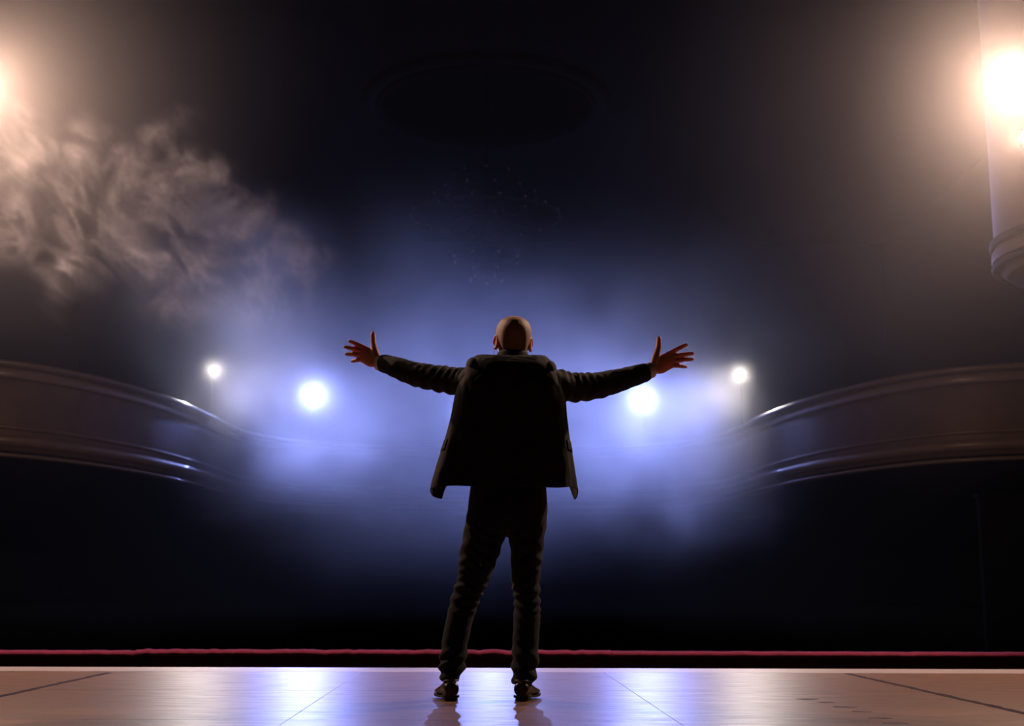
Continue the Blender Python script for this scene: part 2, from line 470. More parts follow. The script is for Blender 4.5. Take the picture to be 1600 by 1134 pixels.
tier(0.65, -3.95, 8, -0.08, 0.06, 0.5)
tier(0.32, -4.35, 5, -0.08, 0.06, 0.2)

# ------------------------------------------------------------------ spotlights
def lamp_data(name, kind, power, col, size=0.1, cone=None, blend=1.0):
    l = bpy.data.lights.new(name, kind); l.energy = power; l.color = col; l.shadow_soft_size = size
    if kind == 'SPOT':
        l.spot_size = math.radians(cone); l.spot_blend = blend
    return l

def emitter(name, col, strength):
    return mat(name, (0.8, 0.8, 0.8), 0.3, 0.02, emit=(col, strength))

def spotlight(pos, aim, lens_r, col, strength, power, label, base_z, cone=52, cat='spotlight', group='spotlights', stand=True, length=0.45, lamp_size=None):
    """can with lens, bezel, yoke and tripod stand on the deck below"""
    pos = Vector(pos); d = (Vector(aim) - pos).normalized()
    root = empty('stage_spotlight' if cat == 'spotlight' else 'floodlight', (pos.x, pos.y, base_z))
    tag(root, label, cat, group)
    q = d.to_track_quat('Z', 'Y').to_matrix()
    o0 = Vector((0, 0, pos.z - base_z))
    r = lens_r
    prof = [(0.03, -length), (r * 0.7, -length + 0.02), (r * 0.95, -length * 0.7), (r * 1.05, -length * 0.3), (r * 1.08, 0.04), (r * 1.02, 0.04), (r * 1.0, -0.03), (0.02, -0.04)]
    MB().lathe(prof, o0, 24, q).build('body', M['black_metal'], root)
    MB().lathe([(0.002, 0.012), (r * 0.5, 0.008), (r * 0.98, -0.005), (r * 0.98, -0.02), (0.002, -0.02)], o0, 24, q).build('lens', emitter('lit_lens', col, strength), root)
    side = q @ Vector((1, 0, 0)); back = d * (-length * 0.45)
    MB().tube([o0 + back + side * (r * 1.2), o0 + back * 1.0 + side * (r * 1.25) - Vector((0, 0, r * 1.4)),
               o0 + back - side * (r * 1.25) - Vector((0, 0, r * 1.4)), o0 + back - side * (r * 1.2)], 0.018, 8).build('yoke', M['black_metal'], root)
    foot = o0 + back - Vector((0, 0, r * 1.4))
    if stand:
        MB().tube([foot, (foot.x, foot.y, 0.25)], 0.022, 8).build('pole', M['black_metal'], root)
        for k in range(3):
            a = 2 * PI * k / 3 + 0.5
            MB().tube([(foot.x, foot.y, 0.6), (foot.x + 0.3 * math.cos(a), foot.y + 0.3 * math.sin(a), 0.012)], 0.013, 6, True).build('leg', M['black_metal'], root)
    else:
        sx = 1 if pos.x > 0 else -1
        MB().tube([foot, foot + Vector((sx * 0.9, 0.55, 0.0))], 0.025, 8).build('bracket', M['black_metal'], root)
    l = lamp_data('lamp', 'SPOT', power, col, lamp_size or r * 0.8, cone)
    l.spot_blend = 0.4 if cat == 'floodlight' else 1.0
    lo = bpy.data.objects.new('lamp', l); C.objects.link(lo); lo.parent = root
    lo.location = o0 + d * 0.06; lo.rotation_euler = (-d).to_track_quat('Z', 'Y').to_euler()
    return root

AIM = (0.1, 6.0, 1.0)
spotlight(unp(488, 617, 31.0), AIM, 0.12, BLUE, 60, P_BLUE, 'blue white spotlight on the back balcony, left of the man', 2.66)
spotlight(unp(1006, 624, 31.0), AIM, 0.12, BLUE, 60, P_BLUE, 'blue white spotlight on the back balcony below the right sleeve of the man', 2.66)
spotlight(unp(768, 650, 32.4), AIM, 0.12, BLUE, 60, P_CENTRE, 'blue white spotlight hidden straight behind the man', 2.66, 60)
spotlight(unp(333, 578, 28.2), AIM, 0.08, PALE, 60, P_PALE, 'smaller warm white spotlight on the left side of the balcony', 2.66)
spotlight(unp(1158, 585, 28.2), AIM, 0.08, PALE, 60, P_PALE, 'smaller warm white spotlight on the right side of the balcony', 2.66)
spotlight(unp(1607, 120, 10.2), (-4.0, 8.3, 1.5), 0.13, WARM, 40, P_FLOOD, 'large warm floodlight on the round stage box at the top right', 4.0, 165, 'floodlight', 'warm floodlights', False, 0.3)
spotlight(unp(1605, 215, 10.2), (-4.0, 8.3, 1.5), 0.075, WARM, 40, P_FLOOD_SMALL, 'small warm floodlight right below the large one at the right edge', 3.6, 165, 'floodlight', 'warm floodlights', False, 0.25)
spotlight(unp(-60, 128, 10.2), (4.0, 8.3, 1.5), 0.13, WARM, 40, P_FLOOD, 'large warm floodlight just past the upper left edge of the frame', 4.0, 165, 'floodlight', 'warm floodlights', False, 0.3)
# profile spots on booms in the wings, outside the frame on both sides
for sx, nm in ((-1, 'left'), (1, 'right')):
    spotlight((sx * 5.0, 9.6, 6.6), (0.1, 6.25, 1.76), 0.09, WARM, 40, P_SIDE, 'warm side spotlight on a tall stand in the %s wing' % nm, 0.0, 9, 'spotlight', 'side spotlights in the wings')

# ------------------------------------------------------------------ the man
MY = 6.2                                              # distance of his trunk
def px_ring(y, xl, xr, Y):
    a, b = unp(xl, y, Y), unp(xr, y, Y)
    return (a + b) / 2, (b - a).length / 2

man_base = unp(770, 1096, 6.15)
man_origin = Vector((man_base.x, 6.15, 0.0))

# --- trousers: two legs and a seat grown into one cloth
def leg_rings(tab, depth, side):
    rr = []; P_ = []
    for (y, xl, xr), (yc, ry) in zip(tab, depth):
        c, w = px_ring(y, xl, xr, yc)
        P_.append((c.x, yc, c.z, w, ry))
    Q = catmull(P_, 46)
    for x, y, z, w, ry in Q:
        rr.append([(x + w * math.cos(t), y + ry * math.sin(t), z) for t in np.linspace(0, 2 * PI, 28, endpoint=False)])
    return rr
Lleg = [(745, 736, 795), (790, 731, 797), (822, 726, 795), (845, 722, 788), (878, 717, 776), (905, 714, 765), (924, 707, 756), (941, 703, 749), (968, 697, 740),
        (1000, 691, 733), (1022, 688, 730), (1040, 686, 727.5), (1054, 687, 722), (1066, 689, 718)]
Rleg = [(745, 792, 853), (790, 793, 855), (822, 792, 854), (845, 795, 850), (878, 798.5, 846.5), (905, 799, 844), (924, 801.5, 843), (941, 803, 844), (968, 802, 844.5),
        (1000, 800.5, 843), (1022, 800, 842), (1040, 800, 840), (1054, 800, 838), (1068, 801, 834)]
Dep = [(6.24, 0.125), (6.24, 0.118), (6.24, 0.105), (6.245, 0.097), (6.25, 0.088), (6.25, 0.080), (6.245, 0.074), (6.24, 0.072), (6.22, 0.072),
       (6.20, 0.069), (6.185, 0.068), (6.175, 0.068), (6.17, 0.066), (6.165, 0.062)]
tr = MB()
tr.rings(leg_rings(Lleg, Dep, -1)); tr.rings(leg_rings(Rleg, Dep, 1))
rr = []
for y, xl, xr, ry in ((838, 752, 834, 0.06), (826, 735, 845, 0.10), (812, 729, 853, 0.122), (790, 731, 855, 0.135), (761, 734.5, 853.5, 0.13), (730, 738, 848, 0.118), (700, 740, 845, 0.11)):
    c, w = px_ring(y, xl, xr, 6.24)
    rr.append([(c.x + w * math.copysign(abs(math.cos(t)) ** 0.85, math.cos(t)), 6.24 + ry * math.sin(t), c.z) for t in np.linspace(0, 2 * PI, 40, endpoint=False)])
tr.rings(rr)
me = remeshed(tr, 0.0065, 3)
zk = unp(800, 928, 6.2).z; za = unp(800, 1045, 6.17).z
cxm = unp(793, 900, 6.2).x
def folds(co, no):
    z = co[:, 2]; x = co[:, 0]; y = co[:, 1]
    n1 = nz(co, (7, 7, 5), 1.0); n2 = nz(co, (14, 14, 22), 5.0); n3 = nz(co, (5, 5, 3), 9.0); n4 = 1.2 * np.abs(nz(co, (11, 11, 7), 13.0)) + 0.3
    lx = np.where(x < cxm, x - cxm, cxm - x)
    knee = np.exp(-((z - zk) / 0.085) ** 2)
    ank = np.exp(-((z - za) / 0.10) ** 2)
    thigh = np.exp(-((z - zk - 0.2) / 0.13) ** 2)
    d = knee * 0.006 * (0.4 + n4) * np.sin(2 * PI * (z + 0.35 * lx + 0.06 * n1) / 0.05 + 4 * n3)
    d += ank * 0.0075 * (0.5 + n4) * np.sin(2 * PI * (z - 0.4 * lx + 0.06 * n1) / 0.068 + 5 * n3)
    d += thigh * 0.004 * (0.3 + n4) * np.sin(2 * PI * (z + 0.6 * lx + 0.07 * n1) / 0.07 + 4 * n3)
    d += 0.0022 * n2 + 0.004 * n1
    return d
displace(me, folds)

# --- head, neck, trunk, arms and hands: one skin
bd = MB()
HC = unp(802, 531, 6.235)                              # middle of the skull
HYAW = Matrix.Rotation(math.radians(7), 3, 'Z') @ Matrix.Rotation(math.radians(3), 3, 'X') @ Matrix.Rotation(math.radians(2), 3, 'Y')
def hp(x, y, z): return HC + HYAW @ Vector((x, y, z))
# rings of the head: z, half width, back, front (mm-sized skull, face towards +Y)
HEAD = [(-0.150, 0.052, 0.050, 0.050), (-0.125, 0.055, 0.055, 0.075), (-0.105, 0.060, 0.062, 0.096), (-0.08, 0.067, 0.072, 0.100), (-0.05, 0.073, 0.083, 0.100),
        (-0.02, 0.078, 0.092, 0.098), (0.01, 0.0825, 0.098, 0.098), (0.04, 0.084, 0.099, 0.096), (0.065, 0.080, 0.094, 0.089), (0.085, 0.069, 0.082, 0.076),
        (0.100, 0.052, 0.062, 0.058), (0.110, 0.030, 0.037, 0.034), (0.1135, 0.010, 0.012, 0.011)]
HQ = catmull(HEAD, 40)
def head_ring(z, w, b, f, n=40, grow=0.0):
    out = []
    for t in np.linspace(0, 2 * PI, n, endpoint=False):
        c, s = math.cos(t), math.sin(t)
        out.append(((w + grow) * math.copysign(abs(c) ** 0.92, c), ((f if s > 0 else b) + grow) * s, z))
    return out
bd.rings([[hp(*p) for p in head_ring(*q)] for q in HQ])
bd.tube([hp(0, 0.092, 0.02), hp(0, 0.108, -0.012), hp(0, 0.118, -0.032)], [0.009, 0.011, 0.014], 10, True)      # nose
bd.tube([hp(-0.016, 0.103, -0.036), hp(0.016, 0.103, -0.036)], 0.009, 8, True)
bd.tube([hp(-0.045, 0.082, 0.024), hp(-0.02, 0.094, 0.028), hp(0.02, 0.094, 0.028), hp(0.045, 0.082, 0.024)], 0.0105, 8, True)   # brow
bd.tube([hp(-0.024, 0.094, -0.066), hp(0, 0.103, -0.062), hp(0.024, 0.094, -0.066)], [0.005, 0.0075, 0.005], 8, True)      # lips
bd.tube([hp(-0.02, 0.094, -0.076), hp(0, 0.102, -0.074), hp(0.02, 0.094, -0.076)], [0.005, 0.008, 0.005], 8, True)
bd.ball(hp(0, 0.088, -0.105), (0.026, 0.018, 0.02))                                                                # chin
for s in (-1, 1):
    bd.ball(hp(s * 0.05, 0.07, -0.03), (0.022, 0.02, 0.024))                                                       # cheek
    em = HYAW @ Matrix.Rotation(s * math.radians(-26), 3, 'Z') @ Matrix.Rotation(math.radians(-10), 3, 'X')
    ec = hp(s * 0.0855, -0.004, -0.018)
    pts = []
    for k in range(15):                                                                                          # rim of the ear
        a = math.radians(-100 + 290 * k / 14)
        pts.append(ec + em @ Vector((s * 0.006, -0.019 * math.sin(a + 0.6) * 1.0 - 0.002, 0.0 + 0.031 * math.cos(a + 0.2))))
    bd.tube(pts, [0.0048] * 15, 8, True)
    bd.ball(ec, (0.0065, 0.019, 0.030), em)
    bd.ball(ec + em @ Vector((0, 0.004, -0.028)), (0.006, 0.009, 0.011), em)
# neck and trunk
nk = hp(0, -0.012, -0.10)
trunk = [(hp(0, -0.004, -0.075), 0.060, 0.060), (nk + Vector((0, 0, -0.02)), 0.062, 0.062), (Vector((nk.x, 6.225, 1.585)), 0.075, 0.068), (Vector((nk.x, 6.23, 1.545)), 0.13, 0.085),
         (Vector((nk.x, 6.235, 1.49)), 0.185, 0.10), (Vector((nk.x, 6.24, 1.40)), 0.178, 0.115), (Vector((nk.x - 0.005, 6.24, 1.25)), 0.160, 0.11), (Vector((nk.x - 0.01, 6.24, 1.10)), 0.150, 0.10),
         (Vector((nk.x - 0.02, 6.24, 0.98)), 0.160, 0.10), (Vector((nk.x - 0.025, 6.24, 0.88)), 0.15, 0.09)]
bd.rings([[c + Vector((w * math.cos(t), d * math.sin(t), 0)) for t in np.linspace(0, 2 * PI, 32, endpoint=False)] for c, w, d in trunk])
for tab, in ((Lleg,), (Rleg,)):
    pts = []; rad = []
    for (y, xl, xr), (yc, ry) in list(zip(tab, Dep))[2:]:
        c, w = px_ring(y, xl, xr, yc); pts.append(c); rad.append(min(w, ry) * 0.62)
    pts.append(pts[-1] + Vector((0, 0.0, -0.05))); rad.append(0.035)
    bd.tube(pts, rad, 16, True)

def arm_path(tab, Y0, Y1):
    """centre line and radii of the sleeve from (x, top, bottom) read along the arm"""
    n = len(tab); P_ = []
    for k, (x, t, b) in enumerate(tab):
        Y = Y0 + (Y1 - Y0) * (k / (n - 1))
        c = unp(x, (t + b) / 2, Y)
        j, i = min(k + 1, n - 1), max(k - 1, 0)
        sl = math.atan2((tab[j][1] + tab[j][2] - tab[i][1] - tab[i][2]) / 2, abs(tab[j][0] - tab[i][0]))
        r = (unp(x, t, Y) - unp(x, b, Y)).length / 2 * math.cos(sl)
        P_.append((c.x, c.y, c.z, r))
    return P_
LA = [(742, 572, 618), (725, 576, 618), (700, 575, 614), (675, 571, 609), (650, 566.5, 603), (625, 559.5, 593), (611, 556, 586.5), (601, 553.5, 581.5)]
RA = [(852, 574, 624), (870, 578, 627), (890, 584, 627), (910, 584, 626), (935, 582, 621.5), (960, 577.5, 614), (985, 572.5, 605), (1008, 567.5, 596)]
LY0, LY1, RY0, RY1 = 6.21, 6.56, 6.21, 6.50
armL, armR = arm_path(LA, LY0, LY1), arm_path(RA, RY0, RY1)

def hand(wrist, Yw, fingers, thumb, knuckles, wrist_w):
    """back of the hand to the camera; fingers = (base, mid, tip) pixels, tips curl forwards"""
    w = unp(*wrist, Yw)
    kn = [unp(x, y, Yw + 0.045) for x, y in knuckles]
    mid = (kn[0] + kn[-1]) / 2
    ax = (mid - w).normalized(); sd = (kn[0] - kn[-1]).normalized()
    nrm = ax.cross(sd).normalized()
    W = (kn[0] - kn[-1]).length / 2
    prof = [(-0.10, 0.027, 0.022), (-0.03, 0.027, 0.021), (0.0, 0.026, 0.019), (0.22, 0.034, 0.0185), (0.5, W + 0.013, 0.0165), (0.8, W + 0.012, 0.0145), (1.0, W + 0.0095, 0.012), (1.09, W + 0.003, 0.008)]
    L = (mid - w)
    rr = []
    for t, a, b in prof:
        c = w + L * t
        rr.append([c + sd * (a * math.copysign(abs(math.cos(q)) ** 0.8, math.cos(q))) + nrm * (b * math.sin(q)) for q in np.linspace(0, 2 * PI, 24, endpoint=False)])
    bd.rings(rr)
    for k, (b, t) in enumerate(fingers):
        p0 = unp(*b, Yw + 0.045) - ax * 0.012
        tip = unp(*t, Yw + 0.075)
        p1 = p0.lerp(tip, 0.46) + Vector((0, -0.006, 0)); p2 = p0.lerp(tip, 0.74) + Vector((0, -0.003, 0))
        r = (0.0122, 0.0125, 0.0122, 0.0112)[k]
        bd.tube([p0, p0.lerp(p1, 0.5), p1, p1.lerp(p2, 0.5), p2, tip], [r * 1.05, r * 0.98, r, r * 0.9, r * 0.93, r * 0.78], 12, True)
    tb, tm, tt = (unp(*q, Yw + dy) for q, dy in zip(thumb, (0.012, 0.03, 0.04)))
    bd.tube([w + L * 0.12 + sd * 0.008, tb, tm, tm.lerp(tt, 0.5), tt], [0.022, 0.0205, 0.0150, 0.0142, 0.0130], 12, True)
hand((594, 567), LY1 + 0.01, [((563, 540), (546.5, 533)), ((560.5, 546.5), (539.5, 542)), ((559.5, 553.5), (541.5, 553)), ((561, 560.5), (550.5, 564))],
     [(585.5, 549), (583.5, 536), (583, 521.5)], [(563.5, 539.5), (560.5, 546.5), (559.5, 553.5), (561.5, 561)], 0.03)
hand((1016, 578.5), RY1 + 0.01, [((1053, 548), (1072.5, 538.5)), ((1056.5, 555), (1082, 552)), ((1057, 562.5), (1081.5, 561)), ((1054.5, 569.5), (1071.5, 573)),],
     [(1025, 557), (1029, 543), (1029.5, 529)], [(1052.5, 548), (1056, 555), (1056.5, 562.5), (1054, 570)], 0.03)
for ar, wr, Yw in ((armL, (594, 567), LY1 + 0.01), (armR, (1016, 578.5), RY1 + 0.01)):
    pts = [Vector(a[:3]) for a in ar]; rad = [min(0.052, a[3] * 0.72) for a in ar]
    rad[-1] = 0.027; rad[-2] = 0.033
    pts.append(unp(*wr, Yw)); rad.append(0.025)
    bd.tube([pts[0] + (pts[0] - pts[1]) * 1.5] + pts, [0.05] + rad, 16, True)
me_b = remeshed(bd, 0.0033, 3)
# centre the figure on its base point between the shoes
for m_ in (me_b, me):
    m_.transform(Matrix.Translation(-man_origin))
man = obj_me('person', me_b, M['skin'])
man.location = man_origin
tag(man, 'man in black jacket and dark jeans seen from behind, arms spread wide to the hall', 'person')
def part(name, me_or_mb, material, parent, smooth=True):
    """a piece of the man given in world coordinates"""
    if isinstance(me_or_mb, MB):
        m_ = bpy.data.meshes.new(name); m_.from_pydata([tuple(v) for v in me_or_mb.v], [], me_or_mb.f); m_.update()
        m_.transform(Matrix.Translation(-man_origin))
    else: m_ = me_or_mb
    return obj_me(name, m_, material, parent, smooth)
tro = part('trousers', me, M['denim'], man)
tro['label'] = 'dark jeans creased at knees and ankles'

# eyes, hair
for s in (-1, 1):
    part('eye', MB().ball(hp(s * 0.031, 0.083, 0.006), 0.0125, nu=14, nv=10), M['eye'], man)
hr = MB(); rr = []
for q in HQ:
    ring = []
    for x, y, z in head_ring(*q, n=64):
        a = math.atan2(y, abs(x))                      # 90 deg = face, -90 deg = nape
        line = np.interp(math.degrees(a), [-90, -50, -15, 5, 25, 50, 90], [-0.078, -0.07, -0.012, 0.0, 0.03, 0.062, 0.068])
        g = float(np.clip((z - line) / 0.012, -1, 1)) * 0.0032
        l = math.hypot(x, y) or 1
        ring.append(hp(x * (1 + g / l), y * (1 + g / l), z + (g if z > 0.08 else 0)))
    rr.append(ring)
part('hair', hr.rings(rr), M['hair'], man)
# spectacles: temples hooked over the ears, and a thin earpiece wire
gl = MB()
for s in (-1, 1):
    gl.tube([hp(s * 0.072, 0.10, 0.008), hp(s * 0.084, 0.06, 0.010), hp(s * 0.088, 0.012, 0.012), hp(s * 0.087, -0.012, 0.004), hp(s * 0.083, -0.028, -0.010)], 0.0022, 8, True)
    rr_ = [hp(s * 0.034 + 0.027 * math.cos(t), 0.108, 0.004 + 0.02 * math.sin(t)) for t in np.linspace(0, 2 * PI, 21)]
    gl.tube(rr_, 0.0018, 6)
gl.tube([hp(-0.009, 0.112, 0.006), hp(0.009, 0.112, 0.006)], 0.0018, 6)
g_o = part('spectacles', gl, M['frame'], man); g_o['label'] = 'black spectacles hooked over the ears'
wi = MB().tube([hp(-0.092, 0.0, -0.025), hp(-0.099, -0.006, -0.045), unp(772.6, 556, 6.2), unp(772.4, 562, 6.19), unp(775, 570, 6.18)], 0.0012, 6)
wo = part('earpiece_wire', wi, M['frame'], man); wo['label'] = 'thin dark wire hanging from the left ear'

# --- jacket
JC = unp(797, 690, MY).x
def px2(y, xl, xr):
    a, b = unp(xl, y, MY), unp(xr, y, MY)
    return a.z, (a.x + b.x) / 2, (b.x - a.x) / 2
lv = []                                               # z, cx, w, back, front, opening angle, rise of the shoulders
for y, xl, xr, db, df, ph in ((762, 672, 902, 0.150, 0.20, 56), (752, 674, 900.5, 0.148, 0.20, 54), (720, 684, 896, 0.142, 0.18, 48), (687, 694.5, 890.5, 0.137, 0.165, 42),
                              (650, 704.5, 886, 0.137, 0.15, 34), (617, 711, 883, 0.145, 0.145, 26), (600, 716, 879, 0.145, 0.14, 24), (585, 722, 873, 0.14, 0.13, 22), (572, 728, 867, 0.128, 0.12, 20)):
    z, cx, w = px2(y, xl, xr); lv.append((z, cx, w, db, df, ph, 0.0))
cx = lv[-1][1]
z0 = lv[-1][0]
lv += [(z0 + 0.020, cx, 0.196, 0.112, 0.105, 20, 0.012), (z0 + 0.032, cx + 0.001, 0.168, 0.098, 0.09, 20, 0.022), (z0 + 0.040, cx + 0.004, 0.128, 0.088, 0.08, 20, 0.016), (z0 + 0.044, cx + 0.008, 0.084, 0.078, 0.072, 20, 0.006)]
LV = np.array(lv)
def jac(phi, v, off=0.0):
    """point of the jacket shell; phi from the front (0) round the sides (+-90) to the back (180), v = 0 hem .. 1 neck"""
    t = v * (len(LV) - 1); i = min(int(t), len(LV) - 2); u = t - i
    p0, p1, p2, p3 = LV[max(i - 1, 0)], LV[i], LV[i + 1], LV[min(i + 2, len(LV) - 1)]
    z, cx, w, db, df, ph, rise = 0.5 * (2 * p1 + (p2 - p0) * u + (2 * p0 - 5 * p1 + 4 * p2 - p3) * u * u + (3 * p1 - p0 - 3 * p2 + p3) * u ** 3)
    a = math.radians(phi); s, c = math.sin(a), math.cos(a)
    fl = max(0.0, 1 - v * 2.2)                          # loose lower half
    wob = fl * (0.010 * math.sin(5.0 * a + 1.3) + 0.007 * math.sin(9 * a + 0.4 + 3 * v)) + 0.004 * mnoise.noise((3 * s + 7, 3 * c, v * 9)) + 0.003 * mnoise.noise((8 * s + 2, 8 * c, v * 16))
    ww = w + off + wob * (1 - 0.6 * abs(s)); dd = (df if c > 0 else db) + off + wob
    x = cx + ww * math.copysign(abs(s) ** 0.86, s)
    y = MY + 0.02 + dd * math.copysign(abs(c) ** 0.9, c)
    front = max(0.0, c) ** 0.7
    zz = z + rise * s * s - fl ** 2 * (0.13 if s > 0 else 0.062) * front + fl ** 2 * 0.004 * math.sin(7 * a)
    return Vector((x, y, zz))
def opening(v):
    return float(np.interp(v * (len(LV) - 1), np.arange(len(LV)), LV[:, 5]))
NV, NU = 74, 120
rr = []
for i in range(NV + 1):
    v = i / NV; p0 = opening(v)
    pR = p0 + 20 * max(0.0, 1 - 2.2 * v)              # the right front hangs further back
    rr.append([jac(pR + (360 - p0 - pR) * k / NU, v) for k in range(NU + 1)])
jm = MB().rings(rr, closed=False, cap=False)
def sleeve(ar, sgn, seed):
    Q = catmull(ar, 90); pts = [Vector(q[:3]) for q in Q]; rr = []
    up = Vector((0, 0, 1))
    s_len = 0.0
    for i, p in enumerate(pts):
        t = (pts[min(i + 1, 89)] - pts[max(i - 1, 0)]).normalized()
        sx = t.cross(up).normalized(); u2 = sx.cross(t).normalized()
        if i: s_len += (p - pts[i - 1]).length
        f = i / 89; ring = []
        env = math.exp(-((f - 0.30) / 0.2) ** 2)
        for k in range(36):
            a = 2 * PI * k / 36; c, s = math.cos(a), math.sin(a)
            top = max(0, s) ** 1.0; bot = max(0, -s)
            d = env * 0.0085 * top * math.sin(2 * PI * (s_len + 0.012 * c + 0.01 * mnoise.noise((s_len * 12, seed, a))) / 0.047 + seed)
            d += 0.0045 * bot * (0.3 + env) * math.sin(2 * PI * s_len / 0.075 + seed * 2)
            d += 0.0035 * mnoise.noise((s_len * 22 + seed, 2.2 * c, 2.2 * s)) + 0.002 * mnoise.noise((s_len * 45 + seed, 4 * c, 4 * s))
            ring.append(p + (sx * c * 1.02 + u2 * s) * (Q[i, 3] + d))
        rr.append(ring)
    # turned edge of the cuff
    c_ = sum(rr[-1], Vector()) / 36
    rr.append([q.lerp(c_, 0.12) for q in rr[-1]])
    rr.append([q.lerp(c_, 0.14) - (pts[-1] - pts[-2]).normalized() * 0.05 for q in rr[-1]])
    return rr
jm.rings(sleeve(armL, -1, 1.0), cap=False); jm.rings(sleeve(armR, 1, 2.6), cap=False)
jac_o = part('jacket', jm, M['wool'], man)
jac_o['label'] = 'open black suit jacket with flaring front panels'
sd = jac_o.modifiers.new('thickness', 'SOLIDIFY'); sd.thickness = 0.005; sd.offset = 0.0
# shoulder pads where the sleeves are set in
for sgn, ar in ((-1, armL), (1, armR)):
    a0, a1 = Vector(ar[0][:3]), Vector(ar[1][:3])
    sh = unp(741 if sgn < 0 else 856.5, 574 if sgn < 0 else 579, MY + 0.01)
    pm = MB().ball(sh, (0.040, 0.085, 0.050), Matrix.Rotation(sgn * math.radians(20), 3, 'Y'), 28, 16)
    so = part('shoulder_pad', pm, M['wool'], jac_o)
def patch(phis, vs, off, thick):
    top = [[jac(p, v, off) for p in phis] for v in vs]
    bot = [[jac(p, v, off - thick) for p in phis] for v in vs]
    m = len(phis); rr = []
    for a, b in zip(top, bot): rr.append(a + list(reversed(b)))
    return MB().rings(rr)
def v_of_px(y):
    z = unp(797, y, MY).z
    return float(np.interp(z, LV[:, 0], np.arange(len(LV)) / (len(LV) - 1)))
for lo, hi in ((58, 112), (248, 302)):
    fo = part('pocket_flap', patch(np.linspace(lo, hi, 22), np.linspace(v_of_px(704), v_of_px(688), 5), 0.0055, 0.005), M['wool'], jac_o)
# collar: folded band, higher at the nape
co_ = MB(); rr = []
NC = Vector((hp(0, -0.012, -0.1).x, 6.232, 0))
zc = z0 + 0.026
for k in range(49):
    a = math.radians(28 + (360 - 56) * k / 48); s, c = math.sin(a), math.cos(a)
    lift = 0.016 * max(0, -c)
    wv = 0.002 * mnoise.noise((3 * s, 3 * c, 2))
    prof = [(0.066, 0.030 + lift), (0.070, 0.042 + lift), (0.076, 0.043 + lift), (0.084, 0.028 + lift), (0.094, 0.0), (0.101, -0.016 - 0.4 * lift), (0.097, -0.018 - 0.4 * lift), (0.084, 0.0), (0.070, 0.0)]
    rr.append([(NC.x + (r + wv) * s, NC.y + (r + wv) * c * (0.98), zc + z) for r, z in prof])
co_.rings(rr)
part('collar', co_, M['wool'], jac_o)
# lapels on the open front
for sgn in (-1, 1):
    rr = []
    for k in range(13):
        v = 0.50 + 0.46 * k / 12; p0 = opening(v)
        wd = 4 + 16 * math.sin(PI * min(1, k / 11))
        a, b = jac(sgn * (p0 - 0.5), v, 0.006), jac(sgn * (p0 + wd), v, 0.014)
        rr.append([a, b, b - Vector((0, 0.005, 0)), a - Vector((0, 0.005, 0))])
    part('lapel', MB().rings(rr), M['wool'], jac_o, False)
# shirt: body, collar and cuffs
sh = MB()
sh.rings([[c + Vector(((w + 0.008) * math.cos(t), (d + 0.008) * math.sin(t), 0)) for t in np.linspace(0, 2 * PI, 36, endpoint=False)] for c, w, d in trunk[2:]], cap=False)
sh_o = part('shirt', sh, M['shirt'], man)
cl = MB(); rr = []
for k in range(41):
    a = math.radians(14 + 332 * k / 40); s, c = math.sin(a), math.cos(a); lift = 0.014 * max(0, -c)
    rr.append([(NC.x + r * s, NC.y + r * c, zc + z) for r, z in ((0.063, -0.01), (0.0635, 0.040 + lift), (0.067, 0.042 + lift), (0.070, 0.02))])
part('shirt_collar', cl.rings(rr), M['shirt'], sh_o)
for ar, wr, Yw, nm in ((armL, (594, 567), LY1 + 0.01, 'L'), (armR, (1016, 578.5), RY1 + 0.01, 'R')):
    a = Vector(ar[-1][:3]); b = unp(*wr, Yw); d = (b - a).normalized(); r = ar[-1][3] * 0.92
    up = Vector((0, 0, 1)); sx = d.cross(up).normalized(); u2 = sx.cross(d)
    rr = []
    for t, q in ((-0.06, 1.0), (0.0, 1.0), (0.038, 0.98), (0.042, 0.95), (0.040, 0.90), (-0.02, 0.88)):
        rr.append([a + d * t + (sx * math.cos(x) + u2 * math.sin(x)) * r * q for x in np.linspace(0, 2 * PI, 32, endpoint=False)])
    part('cuff', MB().rings(rr, cap=False), M['shirt'], sh_o)
    if nm == 'L':
        bp = [b + d * 0.004 + (sx * math.cos(x) * 0.029 + u2 * math.sin(x) * 0.029) for x in np.linspace(0, 2 * PI, 29)]
        br = part('bracelet', MB().tube(bp, 0.0028, 8), M['frame'], man); br['label'] = 'thin dark bracelet on the left wrist'

